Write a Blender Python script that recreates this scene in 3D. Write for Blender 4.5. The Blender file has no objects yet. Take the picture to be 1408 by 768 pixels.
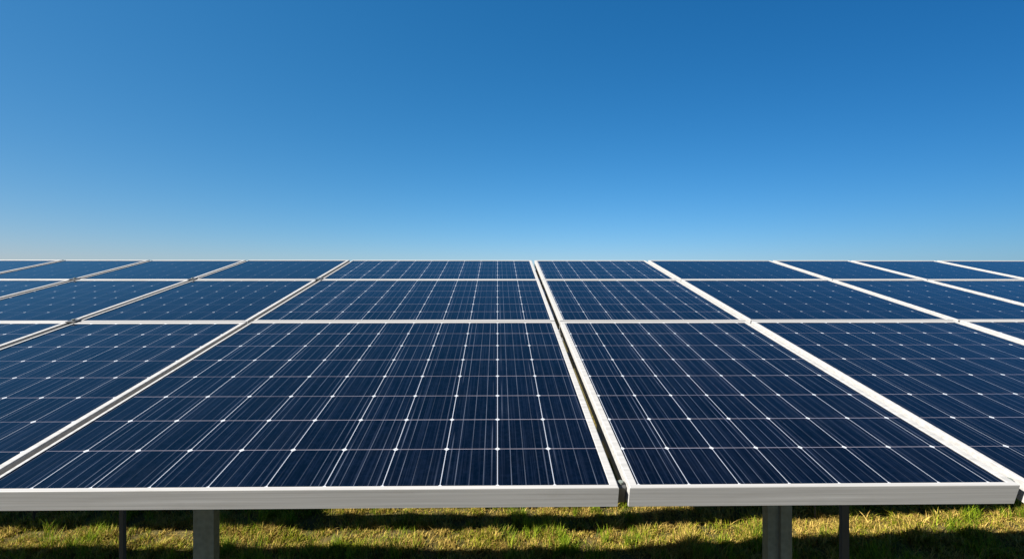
import bpy, bmesh, math, random
import numpy as np
from mathutils import Vector, Matrix

# ------------------------------------------------------------------ camera, sky, sun, exposure
scene = bpy.context.scene
COL = scene.collection
PXF = 590.0                       # focal length in pixels of the 1408 px wide photograph
H = 0.85                          # height of the eye over the (extended) panel plane
TILT = math.atan(148.0 / PXF)     # tilt of the array
EDGE_H = 3.40                     # the array's front edge above the ground
EYE = EDGE_H + 0.56

cam_data = bpy.data.cameras.new("camera")
cam_data.sensor_width = 36.0
cam_data.lens = PXF / 1408 * 36.0
cam_data.clip_start = 0.05
cam_data.clip_end = 5000
YAW = 0.8
cam_data.shift_x = (20 - PXF * math.tan(math.radians(YAW))) / 1408
cam = bpy.data.objects.new("camera", cam_data)
COL.objects.link(cam)
cam.location = (0, 0, EYE)
cam.rotation_euler = (math.radians(90), 0, math.radians(-YAW))
scene.camera = cam

EXPOSURE = 2.0
SKY_GAIN = 2 ** -EXPOSURE
SUN_EL = math.radians(37)
SUN_AZ = math.radians(-114)        # clockwise from +Y (the view direction): from the left
sun_dir = Vector((math.sin(SUN_AZ) * math.cos(SUN_EL), math.cos(SUN_AZ) * math.cos(SUN_EL), math.sin(SUN_EL)))

world = bpy.data.worlds.new("World")
scene.world = world
world.use_nodes = True
nt = world.node_tree
bg = nt.nodes["Background"]
sky = nt.nodes.new("ShaderNodeTexSky")
sky.sky_type = 'NISHITA'
sky.sun_disc = False
sky.sun_elevation = SUN_EL
sky.sun_rotation = SUN_AZ
sky.altitude = 0
sky.air_density = 1.0
sky.dust_density = 0.3
sky.ozone_density = 1.0
# tone of the sky: the deep blue of a polarising filter (per channel gamma and gain, varying with the compass direction)
SKY_STRENGTH = 0.1
def wmath(op, *ins):
    n = nt.nodes.new("ShaderNodeMath"); n.operation = op
    for i, v in enumerate(ins):
        if isinstance(v, (int, float)): n.inputs[i].default_value = v
        else: nt.links.new(v, n.inputs[i])
    return n.outputs[0]
sepc = nt.nodes.new("ShaderNodeSeparateColor")
comb = nt.nodes.new("ShaderNodeCombineColor")
nt.links.new(sky.outputs[0], sepc.inputs[0])
gen = nt.nodes.new("ShaderNodeTexCoord")
sx = nt.nodes.new("ShaderNodeSeparateXYZ"); nt.links.new(gen.outputs["Generated"], sx.inputs[0])
for ch, (g, k, a, b) in enumerate(((1.65, -0.13, -0.60, -0.98), (0.937, -0.130, -0.230, -0.633), (0.835, 0.201, -0.100, -0.522))):
    e = wmath('EXPONENT', wmath('MULTIPLY_ADD', wmath('MULTIPLY_ADD', sx.outputs[0], b, a), sx.outputs[0], k))
    p = wmath('POWER', sepc.outputs[ch], g)
    nt.links.new(wmath('MULTIPLY', wmath('MULTIPLY', p, e), SKY_STRENGTH ** (g - 1) * SKY_GAIN), comb.inputs[ch])
nt.links.new(comb.outputs[0], bg.inputs[0])
bg.inputs[1].default_value = SKY_STRENGTH

sun_data = bpy.data.lights.new("sun", 'SUN')
sun_data.energy = 5.0
sun_data.angle = math.radians(0.5)
sun_data.color = (1.0, 0.955, 0.89)
sun = bpy.data.objects.new("sun", sun_data)
COL.objects.link(sun)
sun.rotation_euler = (-sun_dir).to_track_quat('-Z', 'Y').to_euler()
sun.location = (-20, 0, 30)

vs = scene.view_settings
vs.view_transform = 'Standard'
vs.look = 'None'
vs.exposure = EXPOSURE
vs.gamma = 1.0
vs.use_curve_mapping = False

random.seed(7)
rng = np.random.default_rng(7)

# ------------------------------------------------------------------ node helpers and materials
class NT:
    def __init__(s, name):
        s.m = bpy.data.materials.new(name)
        s.m.use_nodes = True
        s.t = s.m.node_tree
        s.b = s.t.nodes["Principled BSDF"]
    def node(s, kind, **kw):
        n = s.t.nodes.new(kind)
        for k, v in kw.items():
            setattr(n, k, v)
        return n
    def link(s, a, b):
        s.t.links.new(a, b)
    def put(s, sock, v):
        if isinstance(v, (int, float)):
            sock.default_value = v
        elif isinstance(v, tuple):
            sock.default_value = v
        else:
            s.link(v, sock)
    def math(s, op, a, b=0.0, c=0.0):
        n = s.node("ShaderNodeMath", operation=op)
        s.put(n.inputs[0], a); s.put(n.inputs[1], b); s.put(n.inputs[2], c)
        return n.outputs[0]
    def mix(s, f, a, b):
        n = s.node("ShaderNodeMix", data_type='RGBA')
        s.put(n.inputs[0], f); s.put(n.inputs[6], a); s.put(n.inputs[7], b)
        return n.outputs[2]
    def noise(s, vec, scale, detail=3.0, rough=0.55):
        n = s.node("ShaderNodeTexNoise")
        if vec is not None:
            s.link(vec, n.inputs["Vector"])
        n.inputs["Scale"].default_value = scale
        n.inputs["Detail"].default_value = detail
        n.inputs["Roughness"].default_value = rough
        return n.outputs["Fac"]
    def mapping(s, vec, scale=(1, 1, 1), loc=(0, 0, 0)):
        n = s.node("ShaderNodeMapping")
        s.link(vec, n.inputs[0])
        n.inputs["Scale"].default_value = scale
        n.inputs["Location"].default_value = loc
        return n.outputs[0]
    def ramp(s, f, lo, hi, a=0.0, b=1.0):
        n = s.node("ShaderNodeMapRange")
        s.put(n.inputs[0], f)
        for i, v in enumerate((lo, hi, a, b)):
            n.inputs[1 + i].default_value = v
        return n.outputs[0]

def rgb(r, g, b): return (r, g, b, 1.0)

def make_cell_material(name, vert_w=0.0078, vert_v=1.0, row_v=1.0, dot_v=1.0, bar_v=1.0, dot_r=0.042):
    k = NT(name)
    uv = k.node("ShaderNodeUVMap", uv_map="cells").outputs[0]
    sep = k.node("ShaderNodeSeparateXYZ"); k.link(uv, sep.inputs[0])
    U, V = sep.outputs[0], sep.outputs[1]
    fu = k.math('FRACT', U); fv = k.math('FRACT', V)
    du = k.math('MINIMUM', fu, k.math('SUBTRACT', 1.0, fu))
    dv = k.math('MINIMUM', fv, k.math('SUBTRACT', 1.0, fv))
    co = k.node("ShaderNodeTexCoord").outputs["Object"]
    rnd = k.node("ShaderNodeObjectInfo").outputs["Random"]
    off = k.node("ShaderNodeCombineXYZ"); k.link(k.math('MULTIPLY', rnd, 37.0), off.inputs[0]); k.link(k.math('MULTIPLY', rnd, 91.0), off.inputs[2])
    add = k.node("ShaderNodeVectorMath", operation='ADD'); k.link(co, add.inputs[0]); k.link(off.outputs[0], add.inputs[1])
    P = add.outputs[0]
    # base colour of the silicon: cell to cell differences, crystal mottling, faint streaks
    fl = k.node("ShaderNodeCombineXYZ")
    k.link(k.math('FLOOR', U), fl.inputs[0]); k.link(k.math('FLOOR', V), fl.inputs[1]); k.link(rnd, fl.inputs[2])
    wn = k.node("ShaderNodeTexWhiteNoise"); k.link(fl.outputs[0], wn.inputs[0])
    cellr = wn.outputs[0]
    base = k.mix(cellr, rgb(0.00012, 0.00042, 0.00174), rgb(0.00048, 0.00120, 0.00408))
    base = k.mix(k.math('MULTIPLY', rnd, 0.5), base, rgb(0.00018, 0.00066, 0.00252))
    mott = k.noise(P, 60.0, 4.0, 0.7)
    base = k.mix(k.ramp(mott, 0.45, 0.75, 0.0, 0.55), base, rgb(0.0020, 0.0040, 0.0107))
    streak = k.noise(k.mapping(P, (150.0, 1.6, 1.0)), 1.0, 2.0, 0.6)
    streak2 = k.noise(k.mapping(P, (380.0, 2.2, 1.0)), 1.0, 2.0, 0.6)
    base = k.mix(k.ramp(streak, 0.54, 0.74, 0.0, 0.45), base, rgb(0.0062, 0.0098, 0.0201))
    base = k.mix(k.ramp(streak2, 0.57, 0.73, 0.0, 0.45), base, rgb(0.0098, 0.0134, 0.0246))
    # busbars: four thin ribbons in each cell, uneven
    fb = k.math('FRACT', k.math('MULTIPLY_ADD', U, 4.0, 0.0))
    db = k.math('MINIMUM', fb, k.math('SUBTRACT', 1.0, fb))
    barid = k.node("ShaderNodeCombineXYZ")
    k.link(k.math('ROUND', k.math('MULTIPLY', U, 4.0)), barid.inputs[0]); k.link(rnd, barid.inputs[1])
    wb = k.node("ShaderNodeTexWhiteNoise"); k.link(barid.outputs[0], wb.inputs[0])
    bstr = k.noise(k.mapping(P, (60.0, 7.0, 1.0), (3, 5, 0)), 1.0, 2.0, 0.5)
    bamt = k.math('MULTIPLY', k.ramp(wb.outputs[0], 0.0, 1.0, 0.25, 0.9), k.ramp(bstr, 0.3, 0.65, 0.35, 1.0))
    bars = k.math('MULTIPLY', k.math('LESS_THAN', db, 0.030), k.math('MULTIPLY', bamt, bar_v))
    base = k.mix(bars, base, rgb(0.0379, 0.0446, 0.0602))
    # faint companion ribbons beside the gaps
    fc = k.math('ABSOLUTE', k.math('SUBTRACT', du, 0.105))
    cstr = k.noise(k.mapping(P, (25.0, 3.0, 1.0), (11, 2, 0)), 1.0, 2.0, 0.5)
    base = k.mix(k.math('MULTIPLY', k.math('LESS_THAN', fc, 0.011), k.ramp(cstr, 0.4, 0.65, 0.0, 0.55 * bar_v)), base, rgb(0.0400, 0.0480, 0.0680))
    # gaps between the cells
    hl = k.math('LESS_THAN', dv, 0.0070)
    hstr = k.noise(k.mapping(P, (5.0, 40.0, 1.0)), 1.0, 2.0, 0.5)
    base = k.mix(k.math('MULTIPLY', hl, k.ramp(hstr, 0.3, 0.7, 0.45 * row_v, 0.9 * row_v)), base, rgb(0.1600, 0.1480, 0.1720))
    vl = k.math('LESS_THAN', du, vert_w)
    base = k.mix(k.math('MULTIPLY', vl, 0.9 * vert_v), base, rgb(0.2007, 0.2141, 0.2409))
    dia = k.math('LESS_THAN', k.math('ADD', k.math('MULTIPLY', du, 0.85), dv), dot_r)
    base = k.mix(k.math('MULTIPLY', dia, dot_v), base, rgb(0.2677, 0.2766, 0.2899))
    # thin film of dust
    dust = k.noise(P, 7.0, 6.0, 0.65)
    base = k.mix(k.ramp(dust, 0.45, 0.8, 0.0, 0.012), base, rgb(0.0892, 0.0892, 0.0937))
    k.link(base, k.b.inputs["Base Color"])
    k.link(k.ramp(dust, 0.35, 0.75, 0.05, 0.16), k.b.inputs["Roughness"])
    k.b.inputs["IOR"].default_value = 1.39
    k.b.inputs["Sheen Weight"].default_value = 0.04
    k.b.inputs["Sheen Roughness"].default_value = 0.3
    k.b.inputs["Sheen Tint"].default_value = rgb(0.35, 0.65, 1.0)
    bmp = k.node("ShaderNodeBump"); bmp.inputs["Strength"].default_value = 0.03; bmp.inputs["Distance"].default_value = 0.002
    k.link(k.noise(P, 9.0, 3.0), bmp.inputs["Height"]); k.link(bmp.outputs[0], k.b.inputs["Normal"])
    return k.m

def make_aluminium(name, c0, c1, rough=0.58, metal=0.0, stain=0.30):
    k = NT(name)
    co = k.node("ShaderNodeTexCoord").outputs["Object"]
    rnd = k.node("ShaderNodeObjectInfo").outputs["Random"]
    brushed = k.noise(k.mapping(co, (1.2, 60.0, 130.0)), 1.0, 3.0, 0.6)
    cloud = k.noise(co, 3.2, 5.0, 0.6)
    c = k.mix(k.ramp(brushed, 0.3, 0.7), c0, c1)
    grime = k.noise(k.mapping(co, (2.0, 2.0, 9.0)), 1.6, 6.0, 0.7)
    c = k.mix(k.ramp(grime, 0.52, 0.75, 0.0, stain), c, rgb(0.13, 0.118, 0.10))
    c = k.mix(k.ramp(rnd, 0, 1, 0.0, 0.12), c, rgb(0.3, 0.3, 0.3))
    k.link(c, k.b.inputs["Base Color"])
    k.link(k.ramp(cloud, 0.3, 0.7, rough - 0.08, rough + 0.12), k.b.inputs["Roughness"])
    k.b.inputs["Metallic"].default_value = metal
    k.b.inputs["Specular IOR Level"].default_value = 0.3
    bmp = k.node("ShaderNodeBump"); bmp.inputs["Strength"].default_value = 0.08; bmp.inputs["Distance"].default_value = 0.001
    k.link(brushed, bmp.inputs["Height"]); k.link(bmp.outputs[0], k.b.inputs["Normal"])
    return k.m

def make_steel():
    k = NT("galvanised_steel")
    co = k.node("ShaderNodeTexCoord").outputs["Object"]
    vor = k.node("ShaderNodeTexVoronoi"); k.link(co, vor.inputs["Vector"]); vor.inputs["Scale"].default_value = 55.0
    c = k.mix(k.ramp(vor.outputs["Distance"], 0.0, 0.8), rgb(0.08414, 0.10150, 0.08708), rgb(0.12600, 0.14420, 0.12320))
    c = k.mix(k.ramp(k.noise(k.mapping(co, (14, 14, 1.4)), 1.0, 5.0, 0.65), 0.5, 0.75, 0.0, 0.6), c, rgb(0.07812, 0.07224, 0.04802))
    k.link(c, k.b.inputs["Base Color"])
    k.b.inputs["Roughness"].default_value = 0.55
    k.b.inputs["Metallic"].default_value = 0.3
    return k.m

def make_ground():
    k = NT("soil_and_turf")
    co = k.node("ShaderNodeTexCoord").outputs["Object"]
    a = k.noise(co, 1.3, 6.0, 0.65)
    b = k.noise(co, 28.0, 6.0, 0.7)
    c = k.mix(k.ramp(a, 0.38, 0.62), rgb(0.034, 0.036, 0.009), rgb(0.066, 0.048, 0.017))
    c = k.mix(k.ramp(b, 0.4, 0.7, 0.0, 0.7), c, rgb(0.11, 0.085, 0.028))
    k.link(c, k.b.inputs["Base Color"])
    k.b.inputs["Roughness"].default_value = 0.95
    k.b.inputs["Specular IOR Level"].default_value = 0.1
    bmp = k.node("ShaderNodeBump"); bmp.inputs["Strength"].default_value = 0.8; bmp.inputs["Distance"].default_value = 0.03
    k.link(b, bmp.inputs["Height"]); k.link(bmp.outputs[0], k.b.inputs["Normal"])
    return k.m

def make_grass(name, greens, straws, bias):
    k = NT(name)
    geo = k.node("ShaderNodeNewGeometry")
    co = k.node("ShaderNodeTexCoord").outputs["Object"]
    rpi = geo.outputs["Random Per Island"]
    patch = k.noise(co, 1.5, 3.0, 0.6)
    clump = k.noise(co, 11.0, 3.0, 0.65)
    mixv = k.math('ADD', k.math('MULTIPLY', patch, 0.6), k.math('MULTIPLY', clump, 0.4))
    dry = k.ramp(k.math('ADD', mixv, k.math('MULTIPLY', k.math('SUBTRACT', rpi, 0.5), 0.22)), bias - 0.04, bias + 0.04)
    r2 = k.math('FRACT', k.math('MULTIPLY', rpi, 17.3))
    tone = k.ramp(k.math('ADD', k.math('MULTIPLY', r2, 0.6), k.math('MULTIPLY', k.noise(co, 23.0, 2.0, 0.5), 0.9)), 0.45, 1.05)
    g = k.mix(tone, *greens); s = k.mix(tone, *straws)
    c = k.mix(dry, g, s)
    k.link(c, k.b.inputs["Base Color"])
    k.b.inputs["Roughness"].default_value = 0.7
    k.b.inputs["Specular IOR Level"].default_value = 0.12
    tr = k.node("ShaderNodeBsdfTranslucent"); k.link(c, tr.inputs[0])
    mx = k.node("ShaderNodeMixShader"); mx.inputs[0].default_value = 0.35
    out = k.t.nodes["Material Output"]
    k.link(k.b.outputs[0], mx.inputs[1]); k.link(tr.outputs[0], mx.inputs[2]); k.link(mx.outputs[0], out.inputs[0])
    return k.m

def make_plain(name, col, rough=0.6, metal=0.0, var=0.25):
    k = NT(name)
    co = k.node("ShaderNodeTexCoord").outputs["Object"]
    n = k.noise(co, 40.0, 5.0, 0.65)
    dark = tuple(x * (1 - var) for x in col[:3]) + (1.0,)
    k.link(k.mix(n, dark, col), k.b.inputs["Base Color"])
    k.b.inputs["Roughness"].default_value = rough
    k.b.inputs["Metallic"].default_value = metal
    return k.m

M_CELL = make_cell_material("solar_cells_bright_ribbons", bar_v=1.35, dot_r=0.048)
M_CELL_DIM = make_cell_material("solar_cells_fine_ribbons", vert_w=0.0068, vert_v=0.75, row_v=0.8, dot_v=1.0, bar_v=1.1, dot_r=0.052)
M_CELL_FAR = make_cell_material("solar_cells_faint_ribbons", vert_w=0.006, vert_v=0.35, row_v=0.3, dot_v=0.7, bar_v=0.5, dot_r=0.046)
M_CELL_PLAIN = make_cell_material("solar_cells_hidden_ribbons", vert_w=0.005, vert_v=0.2, row_v=0.15, dot_v=0.25, bar_v=0.3)
M_ALU = make_aluminium("anodised_frame", rgb(0.168, 0.164, 0.154), rgb(0.262, 0.257, 0.245))
M_BEAM = make_aluminium("mill_finish_rail", rgb(0.2040, 0.2040, 0.1980), rgb(0.2760, 0.2760, 0.2640), 0.5, 0.4)
M_STEEL = make_steel()
M_GROUND = make_ground()
M_GRASS = make_grass("meadow_grass", (rgb(0.040, 0.058, 0.003), rgb(0.23, 0.24, 0.008)), (rgb(0.12, 0.070, 0.012), rgb(0.47, 0.335, 0.085)), 0.475)
M_WEED = make_grass("lush_grass", (rgb(0.035, 0.075, 0.003), rgb(0.20, 0.26, 0.010)), (rgb(0.18, 0.12, 0.02), rgb(0.38, 0.28, 0.06)), 0.60)
M_STALK = make_plain("dry_stalk", rgb(0.075, 0.047, 0.022), 0.8)
M_STEEL_SHADE = make_plain("shaded_steel", rgb(0.030, 0.031, 0.028), 0.7)  # darker copy of the steel: shade on the rear posts put into the colour
M_CLAMP = make_plain("dark_clamp_metal", rgb(0.09, 0.09, 0.085), 0.45, 0.5)
M_BACK = make_plain("white_backsheet", rgb(0.5, 0.5, 0.5), 0.6)

# ------------------------------------------------------------------ object helpers
def link(name, me, mat, parent=None):
    o = bpy.data.objects.new(name, me)
    COL.objects.link(o)
    if mat is not None:
        me.materials.append(mat)
    if parent is not None:
        o.parent = parent
    return o

def mesh_from(name, bm, smooth=False):
    bmesh.ops.recalc_face_normals(bm, faces=bm.faces)
    me = bpy.data.meshes.new(name)
    bm.to_mesh(me); bm.free()
    if smooth:
        for p in me.polygons: p.use_smooth = True
    return me

def tag(o, label, cat, group=None, kind=None):
    if label: o["label"] = label
    if cat: o["category"] = cat
    if group: o["group"] = group
    if kind: o["kind"] = kind
    return o

def empty(name, loc, rot=(0, 0, 0)):
    o = bpy.data.objects.new(name, None)
    o.empty_display_size = 0.1
    COL.objects.link(o)
    o.location = loc; o.rotation_euler = rot
    return o

def add_box(bm, x0, x1, y0, y1, z0, z1, bevel=0.0):
    r = bmesh.ops.create_cube(bm, size=1.0)
    vsx = r["verts"]
    for v in vsx:
        v.co = Vector(((x0 + x1) / 2 + v.co.x * (x1 - x0), (y0 + y1) / 2 + v.co.y * (y1 - y0), (z0 + z1) / 2 + v.co.z * (z1 - z0)))
    if bevel:
        es = set()
        for v in vsx:
            es.update(v.link_edges)
        bmesh.ops.bevel(bm, geom=list(es), offset=bevel, segments=2, affect='EDGES', profile=0.6)

# plane coordinates: s across (metres), t up the slope, w out of the plane; the eye is H above (0, 0)
CB, SB = math.cos(TILT), math.sin(TILT)
def on_plane(s, t, w=0.0):
    return Vector((s, t * CB - w * SB, EYE - H + t * SB + w * CB))
def t_of(inv): return PXF * H / CB * inv

# ------------------------------------------------------------------ ground
from mathutils import noise as mnoise
def ground_z(x, y):
    f = min(1.0, max(0.0, (x - 1.5) / 6.0)); f = f * f * (3 - 2 * f)
    g = min(1.0, max(0.0, (-x - 3.0) / 4.0)); g = g * g * (3 - 2 * g)
    c = math.exp(-((x - 0.8) / 2.2) ** 2)
    far = min(1.0, max(0.0, (12 - abs(x)) / 3.0)) * min(1.0, max(0.0, (y - 1.0) / 2.0)) * min(1.0, max(0.0, (12 - y) / 3.0))
    return far * (0.24 * f + 0.05 * g - 0.09 * c + 0.05 * mnoise.noise(Vector((x * 0.9, y * 0.9, 2.0))) + 0.02 * mnoise.noise(Vector((x * 2.7, y * 2.7, 9.0))))
def build_ground():
    bm = bmesh.new()
    xs = [-1500, -300, -60, -15] + [x * 0.25 for x in range(-44, 45)] + [15, 60, 300, 1500]
    ys = [-1500, -300, -60, -8, 0] + [1.5 + y * 0.25 for y in range(0, 38)] + [12, 30, 80, 300, 1500]
    grid = []
    for y in ys:
        row = []
        for x in xs:
            z = 0.0
            if abs(x) < 12 and 1 < y < 12:
                z = ground_z(x, y)
            row.append(bm.verts.new((x, y, z)))
        grid.append(row)
    for j in range(len(ys) - 1):
        for i in range(len(xs) - 1):
            bm.faces.new((grid[j][i], grid[j][i + 1], grid[j + 1][i + 1], grid[j + 1][i]))
    o = link("ground", mesh_from("ground", bm, True), M_GROUND)
    tag(o, None, None, kind="structure")
build_ground()
# ------------------------------------------------------------------ solar panels
FRAME_D = 0.060
FW = 0.0225
LIP = 0.55        # the lower frame member shows a narrower lip

def frame_mesh(w, l, lipl=1.0):
    e = FRAME_D
    prof = [(0.0, -e), (0.0, -0.0022), (0.0007, -0.0007), (0.0022, 0.0), (FW - 0.0012, 0.0), (FW, -0.0010), (FW, -0.0085), (0.004, -0.0085), (0.004, -e + 0.003), (0.032, -e + 0.003), (0.032, -e)]
    bm = bmesh.new()
    loops = []
    for i, z in prof:
        loops.append([bm.verts.new(p) for p in ((i * lipl, i * LIP, z), (w - i, i * LIP, z), (w - i, l - i, z), (i * lipl, l - i, z))])
    n = len(loops)
    for a in range(n):
        A, B = loops[a], loops[(a + 1) % n]
        for c in range(4):
            d = (c + 1) % 4
            bm.faces.new((A[c], A[d], B[d], B[c]))
    return mesh_from("frame", bm)

def glass_mesh(w, l, pu, ou, pv, ov, lipl=1.0):
    i = FW - 0.003
    bm = bmesh.new()
    uvl = bm.loops.layers.uv.new("cells")
    add_box(bm, i * lipl, w - i, i * LIP, l - i, -0.0080, -0.0030)
    for f in bm.faces:
        for lp in f.loops:
            lp[uvl].uv = ((lp.vert.co.x - ou) / pu, (lp.vert.co.y - ov) / pv)
    return mesh_from("glass", bm)

def backsheet_mesh(w, l):
    bm = bmesh.new()
    add_box(bm, 0.006, w - 0.006, 0.006, l - 0.006, -0.0130, -0.0090)
    return mesh_from("backsheet", bm)

def make_panel(s0, s1, t0, t1, label, group, pu=None, ou=None, nrow=8, jitter=True, lipl=0.55, cells=None):
    """s0..s1 across and t0..t1 up the slope: outer edges of the frame."""
    w, l = s1 - s0, t1 - t0
    p = on_plane(s0, t0)
    dz = random.uniform(-0.0012, 0.0012) if jitter else 0.0
    root = empty("solar_panel", p + Vector((0, 0, dz)), (TILT + (random.uniform(-0.0008, 0.0008) if jitter else 0), random.uniform(-0.0006, 0.0006) if jitter else 0, 0))
    tag(root, label, "solar panel", group)
    link("frame", frame_mesh(w, l, lipl), M_ALU, root)
    if pu is None:
        n = max(1, round((w - 2 * FW) / (0.163 * H)))
        pu = (w - 2 * FW) / n; ou = FW
    else:
        ou = ou - s0
    pv = (l - FW * (1 + LIP)) / nrow
    link("glass", glass_mesh(w, l, pu, ou, pv, FW * LIP, lipl), cells or M_CELL, root)
    link("backsheet", backsheet_mesh(w, l), M_BACK, root)
    return root

# gaps between the columns (left edge, right edge) in units of H, from left to right
GAPS = [(-15.2, -15.165), (-13.4, -13.365), (-11.6, -11.565), (-9.8, -9.765), (-8.035, -8.0), (-6.985, -6.95), (-5.885, -5.85), (-4.846, -4.811), (-3.892, -3.857), (-2.822, -2.787), (-1.666, -1.630),
        (0.386, 0.421), (1.682, 1.717), (3.112, 3.147), (4.018, 4.053), (5.015, 5.05), (6.1, 6.135), (7.2, 7.235), (8.3, 8.335)]
ROWS = [(t_of(0.002300), t_of(0.004872), 8), (t_of(0.004893), t_of(0.006752), 6), (t_of(0.006770), t_of(0.008235), 5)]
ROW_NAME = ["nearest row", "middle row", "farthest row"]
ROW_DESC = [["wide", "of the nearest row with its whole front frame showing"], ["", ""], ["", ""]]
ORD = ["", "first", "second", "third", "fourth", "fifth", "sixth", "seventh", "eighth"]
GROUP = "solar panels of the tilted array"
MID = 11          # index of the black gap
for ci in range(len(GAPS) - 1):
    s0 = GAPS[ci][1] * H; s1 = GAPS[ci + 1][0] * H
    for ri, (t0, t1, nr) in enumerate(ROWS):
        k = ci - MID
        if k < 0:
            side = "left"; n = -k
        else:
            side = "right"; n = k + 1
        rown = ROW_NAME[ri]
        if n == 1 and side == "left":
            lab = ["very wide dark navy front panel, left of the black gap",
                   "widest panel of the middle row, touching the black gap from the left",
                   "widest panel along the top edge, touching the black gap from the left"][ri]
        elif n == 1:
            lab = ["front panel touching the black gap from the right, its long grey front frame tilting up",
                   "middle row panel touching the black gap from the right",
                   "top edge panel touching the black gap from the right"][ri]
        else:
            look = ["dark navy panel in the nearest row", "blue panel with white cell corners in the middle row",
                    "pale blue panel along the top edge"][ri]
            lab = "%s, %s %s of the black gap" % (look, ORD[min(n, 8)], side)
        grp = GROUP
        lo, hi = [(-3.33, 3.53), (-4.62, 4.89), (-5.65, 5.98)][ri]
        if GAPS[ci + 1][0] < lo or GAPS[ci][1] > hi:
            lab = "panel of the tilted array continuing past the %s edge of the picture" % side
            grp = "array panels past the %s edge" % side
        kw = {}
        if k == -1: kw = dict(pu=0.184 * H, ou=0.0)
        elif k == 0: kw = dict(pu=0.1635 * H, ou=0.4545 * H)
        elif k == 1: kw = dict(pu=0.163 * H, ou=1.875 * H)
        elif k == -2: kw = dict(pu=0.161 * H, ou=-1.856 * H)
        if k in (-1, 0): kw["cells"] = M_CELL
        else: kw["cells"] = [M_CELL_DIM, M_CELL_FAR, M_CELL_PLAIN][ri]
        if k == 0: kw["lipl"] = 1.0
        make_panel(s0, s1, t0, t1, lab, grp, nrow=nr, **kw)

# ------------------------------------------------------------------ rails, posts, clamps
T_FRONT, T_BACK = ROWS[0][0], ROWS[-1][1]
S_LEFT, S_RIGHT = GAPS[0][1] * H, GAPS[-1][0] * H

def make_rail(t, label):
    root = empty("mounting_rail", on_plane((S_LEFT + S_RIGHT) / 2, t, -FRAME_D - 0.002), (TILT, 0, 0))
    L = (S_RIGHT - S_LEFT) / 2 - 0.03
    bm = bmesh.new()
    # open C section
    add_box(bm, -L, L, -0.025, 0.025, -0.004, 0.0)
    add_box(bm, -L, L, -0.025, -0.021, -0.060, -0.0045)
    add_box(bm, -L, L, -0.025, 0.025, -0.0645, -0.0605)
    link("rail_profile", mesh_from("rail_profile", bm), M_BEAM, root)
    tag(root, label, "rail", "rails under the panels")
    return root
RAIL_T = []
for ri, (t0, t1, nr) in enumerate(ROWS):
    for q in (0.24, 0.76):
        t = t0 + (t1 - t0) * q
        RAIL_T.append(t)
        make_rail(t, "grey metal rail hidden under the panels of the array")

def post_meshes(h, wd):
    bm = bmesh.new()       # sigma / C profile: web, two flanges with lips
    a = wd / 2
    tk = 0.004
    add_box(bm, -a, a, -0.002, 0.002, 0, h, 0)                   # web facing the viewer
    add_box(bm, -a, -a + tk, 0.0025, 0.032, 0, h, 0)
    add_box(bm, a - tk, a, 0.0025, 0.032, 0, h, 0)
    add_box(bm, -a + tk + 0.0005, -a + 0.02, 0.028, 0.032, 0, h, 0)
    add_box(bm, a - 0.02, a - tk - 0.0005, 0.028, 0.032, 0, h, 0)
    return mesh_from("post_shaft", bm)
def make_post(px, depth, wd, label, double=False, zrot=0.0, mat=None):
    x = (px - 684) / PXF * depth
    gz = ground_z(x, depth) - 0.15
    t = depth / CB
    top = on_plane(0, t, -FRAME_D - 0.075).z
    root = empty("support_post", (x, depth, gz), (0, 0, zrot))
    tag(root, label, "post", "posts carrying the array")
    h = top - gz
    if double:
        a = link("post_shaft", post_meshes(h, wd * 0.5), (mat or M_STEEL), root); a.location.x = -wd * 0.255
        b = link("post_shaft", post_meshes(h, wd * 0.5), (mat or M_STEEL), root); b.location.x = wd * 0.255; b.location.y = -0.012
    else:
        link("post_shaft", post_meshes(h, wd), (mat or M_STEEL), root)
    bm = bmesh.new()
    add_box(bm, -wd / 2 - 0.012, wd / 2 + 0.012, -0.010, 0.065, h - 0.002, h + 0.010, 0.001)
    link("cap_plate", mesh_from("cap_plate", bm), (mat or M_STEEL), root)
    for dx in (-0.022, 0.022):
        bm = bmesh.new()
        bmesh.ops.create_cone(bm, cap_ends=True, segments=6, radius1=0.008, radius2=0.008, depth=0.012,
                              matrix=Matrix.Translation((dx, -0.008, h - 0.05)) @ Matrix.Rotation(math.pi / 2, 4, 'X'))
        link("bolt", mesh_from("bolt", bm), M_CLAMP, root)
    return root
make_post(284, 1.62, 0.076, "grey steel post under the left part of the widest front panel")
make_post(1074, 1.62, 0.084, "thick double channel post under the right front panel", double=True)
make_post(1168, 3.72, 0.064, "thin dark rear post just right of the thick double post", mat=M_STEEL_SHADE)
make_post(173, 3.80, 0.036, "thin dark rear post in the grass at the far left", mat=M_STEEL_SHADE)

def make_clamp(s, t, wd, label, low=0.0, ln=0.05):
    root = empty("panel_clamp", on_plane(s, t, 0.0015 - low), (TILT, 0, 0))
    tag(root, label, "clamp", "clamps between the panels")
    bm = bmesh.new()
    if low == 0.0:
        add_box(bm, -wd / 2, wd / 2, -ln / 2, ln / 2, 0.0008, 0.0048, 0.0008)
        add_box(bm, -0.009, 0.009, -ln / 2 + 0.002, ln / 2 - 0.002, -0.055, 0.0006)
    else:
        add_box(bm, -wd / 2, wd / 2, -ln / 2, ln / 2, -0.05, 0.0, 0.004)
    link("clamp_body", mesh_from("clamp_body", bm), M_CLAMP, root)
    bm = bmesh.new()
    bmesh.ops.create_cone(bm, cap_ends=True, segments=6, radius1=0.007, radius2=0.007, depth=0.007, matrix=Matrix.Translation((0, 0, 0.0088 if low == 0 else 0.004)))
    link("bolt_head", mesh_from("bolt_head", bm), M_STEEL, root)
    return root
def gm(i): return (GAPS[i][0] + GAPS[i][1]) / 2 * H
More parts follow.
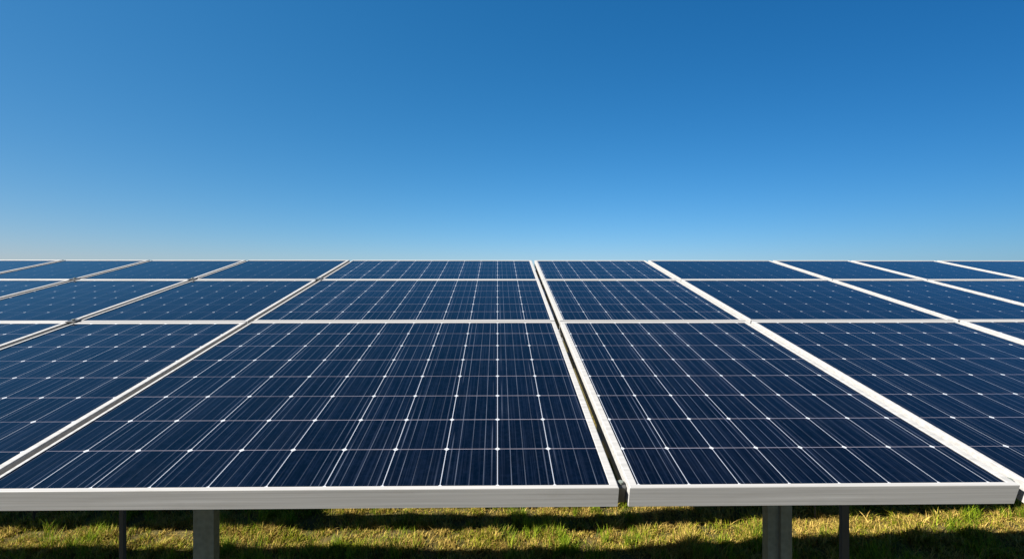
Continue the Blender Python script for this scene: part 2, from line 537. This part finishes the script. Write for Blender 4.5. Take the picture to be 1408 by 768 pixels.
j12 = (ROWS[0][1] + ROWS[1][0]) / 2; j23 = (ROWS[1][1] + ROWS[2][0]) / 2
make_clamp(gm(9), j12, 0.05, "dark clamp at the crossing two seams left of the black gap, lower joint")
make_clamp(gm(8), j23, 0.05, "dark clamp on the upper joint at the far left seam crossing")
make_clamp(gm(9), j23, 0.05, "dark clamp on the upper joint, second seam left of the black gap")
make_clamp(gm(10), j23, 0.05, "dark clamp on the upper joint, first seam left of the black gap")
make_clamp(gm(11), T_FRONT + 0.035, 0.026, "dark clamp at the front end of the black gap", low=0.018, ln=0.03)
make_clamp(gm(12), T_FRONT + 0.035, 0.026, "dark clamp at the front right corner seam", low=0.018, ln=0.03)

# ------------------------------------------------------------------ unseen next table of panels, placed behind the array to shade the grass
NEXT_Y = 5.20
def unseen_next_table():
    y0 = NEXT_Y; tl = 2.8
    zf = EDGE_H
    lab = "unseen panel of the next row, placed behind the array to shade the grass"
    w = 1.25
    proto = None
    xs = [-13.4 + i * (w + 0.02) for i in range(18)]
    for x in xs:
        dy = 0.44 if -7.6 < x < -1.0 else (-0.15 if x > -1.0 else 0.0)   # middle set back so a sliver of sun reaches the grass
        r = empty("solar_panel", (x, y0 + dy, zf + dy * math.tan(TILT)), (TILT, 0, 0))
        tag(r, lab, "solar panel", "unseen panels of the next row behind")
        if proto is None:
            proto = (frame_mesh(w, tl), glass_mesh(w, tl, 0.15, FW, (tl - 2 * FW) / 17, FW), backsheet_mesh(w, tl))
            for nm, me, m in zip(("frame", "glass", "backsheet"), proto, (M_ALU, M_CELL, M_BACK)): link(nm, me, m, r)
        else:
            for nm, me in zip(("frame", "glass", "backsheet"), proto): link(nm, me, None, r)
    root = empty("mounting_rail", (0, y0 + 0.02, zf - 0.07))
    bm = bmesh.new(); add_box(bm, -13.4, 9.5, -0.14, 0.26, -0.10, 0.0, 0.003)  # added beam, made wide to throw the dark band beyond the sunlit strip
    link("rail_profile", mesh_from("rail_profile", bm), M_BEAM, root)
    tag(root, "unseen beam added behind the array to cast the dark band on the grass", "rail", "rails under the panels")
    for x in (-12.0, -9.5, -1.0, 1.9, 4.6, 7.4):
        p = empty("support_post", (x, y0 + 2.75, -0.15))
        bm = bmesh.new(); h = zf + 2.75 * math.tan(TILT) - FRAME_D - 0.02 + 0.15
        add_box(bm, -0.05, 0.05, -0.03, 0.03, 0, h, 0.004)
        link("post_shaft", mesh_from("post_shaft", bm), M_STEEL, p)
        tag(p, "unseen steel post of the next row behind the array", "post", "posts of the next row")
unseen_next_table()

# ------------------------------------------------------------------ grass
def blades(name, mat, pts, hts, wds, lean, segs=3):
    """one mesh of tapering bent blades; pts (n,3)"""
    n = len(pts)
    ang = rng.uniform(0, 2 * math.pi, n)
    dirs = np.stack([np.cos(ang), np.sin(ang)], 1)
    side = np.stack([-dirs[:, 1], dirs[:, 0]], 1)
    side_tw = rng.uniform(-0.6, 0.6, n)
    sd = side * np.cos(side_tw)[:, None] + dirs * np.sin(side_tw)[:, None]
    ln = lean * rng.uniform(0.2, 1.3, n)
    rings = []
    for k in range(segs + 1):
        f = k / segs
        c = np.empty((n, 3))
        bend = ln * f * f * hts
        c[:, 0] = pts[:, 0] + dirs[:, 0] * bend
        c[:, 1] = pts[:, 1] + dirs[:, 1] * bend
        c[:, 2] = pts[:, 2] + hts * f * np.sqrt(np.maximum(0.15, 1 - (ln * f) ** 2 * 0.5)) - 0.01
        if k < segs:
            wv = wds * (1 - 0.75 * f ** 1.5) * 0.5
            a = c.copy(); b = c.copy()
            a[:, :2] -= sd * wv[:, None]; b[:, :2] += sd * wv[:, None]
            rings += [a, b]
        else:
            rings.append(c)
    V = np.stack(rings, 1)                         # n, 2*segs+1, 3
    nv = 2 * segs + 1
    base = (np.arange(n) * nv)[:, None]
    loops, starts, totals = [], [], []
    quads = np.concatenate([np.stack([base[:, 0] + 2 * k, base[:, 0] + 2 * k + 1, base[:, 0] + 2 * k + 3, base[:, 0] + 2 * k + 2], 1) for k in range(segs - 1)], 0)
    tris = np.stack([base[:, 0] + 2 * segs - 2, base[:, 0] + 2 * segs - 1, base[:, 0] + 2 * segs], 1)
    me = bpy.data.meshes.new(name)
    me.vertices.add(n * nv)
    me.vertices.foreach_set("co", V.reshape(-1).astype(np.float32))
    nl = quads.size + tris.size
    me.loops.add(nl)
    me.loops.foreach_set("vertex_index", np.concatenate([quads.reshape(-1), tris.reshape(-1)]).astype(np.int32))
    me.polygons.add(len(quads) + len(tris))
    st = np.concatenate([np.arange(len(quads)) * 4, quads.size + np.arange(len(tris)) * 3]).astype(np.int32)
    me.polygons.foreach_set("loop_start", st)
    me.update(calc_edges=True)
    me.validate()
    return link(name, me, mat)

def scatter(n, x0, x1, y0, y1, fn=None):
    x = rng.uniform(x0, x1, n); y = rng.uniform(y0, y1, n)
    pts = np.stack([x, y, np.array([ground_z(a, b) for a, b in zip(x, y)])], 1)
    return pts
def lumps(pts, sc, seed):
    return np.array([mnoise.noise(Vector((p[0] * sc, p[1] * sc, seed))) for p in pts])

# short turf everywhere near the array
pts = scatter(300000, -9.0, 9.5, 4.9, 9.5)
thin = lumps(pts, 2.6, 31.0) + 0.5 * lumps(pts, 8.0, 41.0)
pts = pts[(thin > -0.18) | (rng.random(len(pts)) < 0.22)]
outer = scatter(150000, -15.0, 13.0, 0.0, 13.0)      # thinner turf all around
pts = np.concatenate([pts, outer[(outer[:, 1] < 4.9) | (outer[:, 1] > 9.5) | (outer[:, 0] < -9.0) | (outer[:, 0] > 9.5)]])
lv = lumps(pts, 1.3, 3.0)
hts = (0.05 + 0.07 * rng.random(len(pts))) * (1 + 0.7 * np.clip(lv, -0.6, 1)) * (1 + 1.2 * np.clip(lumps(pts, 4.5, 8.0), -0.5, 1)) * (1 + 0.8 * np.clip(lumps(pts, 2.2, 15.0), -0.5, 1))
g = blades("grass", M_GRASS, pts, hts, 0.006 + 0.008 * rng.random(len(pts)), 0.9)
tag(g, "short yellow green turf in the sunlit strip below the array", "grass", kind="stuff")
# taller tufts in clumps
cl = []
hh = []
for i in range(900):
    cx, cy = rng.uniform(-8, 9), rng.uniform(5.2, 8.2)
    if mnoise.noise(Vector((cx * 0.9, cy * 0.9, 20.0))) < -0.05: continue
    r = rng.uniform(0.04, 0.15); nb = int(rng.integers(18, 70)); hm = rng.uniform(0.12, 0.32)
    for j in range(nb):
        a = rng.uniform(0, 6.283); rr = r * math.sqrt(rng.random())
        x, y = cx + rr * math.cos(a), cy + rr * math.sin(a)
        cl.append((x, y, ground_z(x, y))); hh.append(hm * rng.uniform(0.45, 1.15))
cl = np.array(cl); hh = np.array(hh)
g = blades("tall_grass", M_WEED, cl, hh, 0.005 + 0.005 * rng.random(len(cl)), 0.6, 4)
tag(g, "taller bright green grass tufts standing out of the turf strip", "grass", kind="stuff")

# long dry leaves at the right of the strip
cl, hh = [], []
for i in range(420):
    cx, cy = rng.uniform(2.2, 9.0), rng.uniform(5.4, 8.0)
    r = rng.uniform(0.03, 0.10); nb = int(rng.integers(8, 24)); hm = rng.uniform(0.12, 0.26)
    for j in range(nb):
        a = rng.uniform(0, 6.283); rr = r * math.sqrt(rng.random())
        x, y = cx + rr * math.cos(a), cy + rr * math.sin(a)
        cl.append((x, y, ground_z(x, y))); hh.append(hm * rng.uniform(0.5, 1.1))
cl = np.array(cl); hh = np.array(hh)
g = blades("dry_grass", M_GRASS, cl, hh, 0.008 + 0.007 * rng.random(len(cl)), 1.25, 5)
tag(g, "long yellow drooping grass leaves below the right end of the array", "grass", kind="stuff")

# ------------------------------------------------------------------ single dry weeds in the strip
def tube(bm, pts, r0, r1, n=5):
    rings = []
    for i, p in enumerate(pts):
        r = r0 + (r1 - r0) * i / (len(pts) - 1)
        rings.append([bm.verts.new((p[0] + r * math.cos(2 * math.pi * a / n), p[1] + r * math.sin(2 * math.pi * a / n), p[2])) for a in range(n)])
    for i in range(len(rings) - 1):
        for a in range(n):
            b = (a + 1) % n
            bm.faces.new((rings[i][a], rings[i][b], rings[i + 1][b], rings[i + 1][a]))
    bm.faces.new(rings[-1])
def dry_weed(x, y, h, nst, spread, label):
    root = empty("dry_weed", (x, y, ground_z(x, y)))
    tag(root, label, "weed")
    rnd = random.Random(int(x * 100))
    bm = bmesh.new(); heads = bmesh.new()
    for i in range(nst):
        a = rnd.uniform(0, 6.28); le = spread * rnd.uniform(0.2, 1.0); hh = h * rnd.uniform(0.65, 1.05)
        pts = [(math.cos(a) * le * f * f + rnd.uniform(-0.004, 0.004), math.sin(a) * le * f * f, hh * f - 0.02 * (1 - f)) for f in (0, 0.25, 0.5, 0.75, 1.0)]
        tube(bm, pts, 0.011, 0.006)
        for q in range(7):
            p = pts[-1]; s_ = rnd.uniform(0.007, 0.014)
            m = Matrix.Translation((p[0] + rnd.uniform(-0.015, 0.015), p[1] + rnd.uniform(-0.015, 0.015), p[2] - rnd.uniform(-0.01, 0.09))) @ Matrix.Rotation(rnd.uniform(0, 3), 4, 'Y') @ Matrix.Diagonal((0.5, 0.5, 1.4, 1))
            bmesh.ops.create_icosphere(heads, subdivisions=1, radius=s_, matrix=m)
    link("stalks", mesh_from("stalks", bm), M_STALK, root)
    link("seed_heads", mesh_from("seed_heads", heads), M_STALK, root)
dry_weed(-7.45, 7.0, 0.42, 4, 0.10, "brown dry weed stalks standing in the grass at the far left")
dry_weed(5.05, 6.75, 0.34, 2, 0.08, "lone dry stalk in the bright grass between the thick post and the thin rear post")
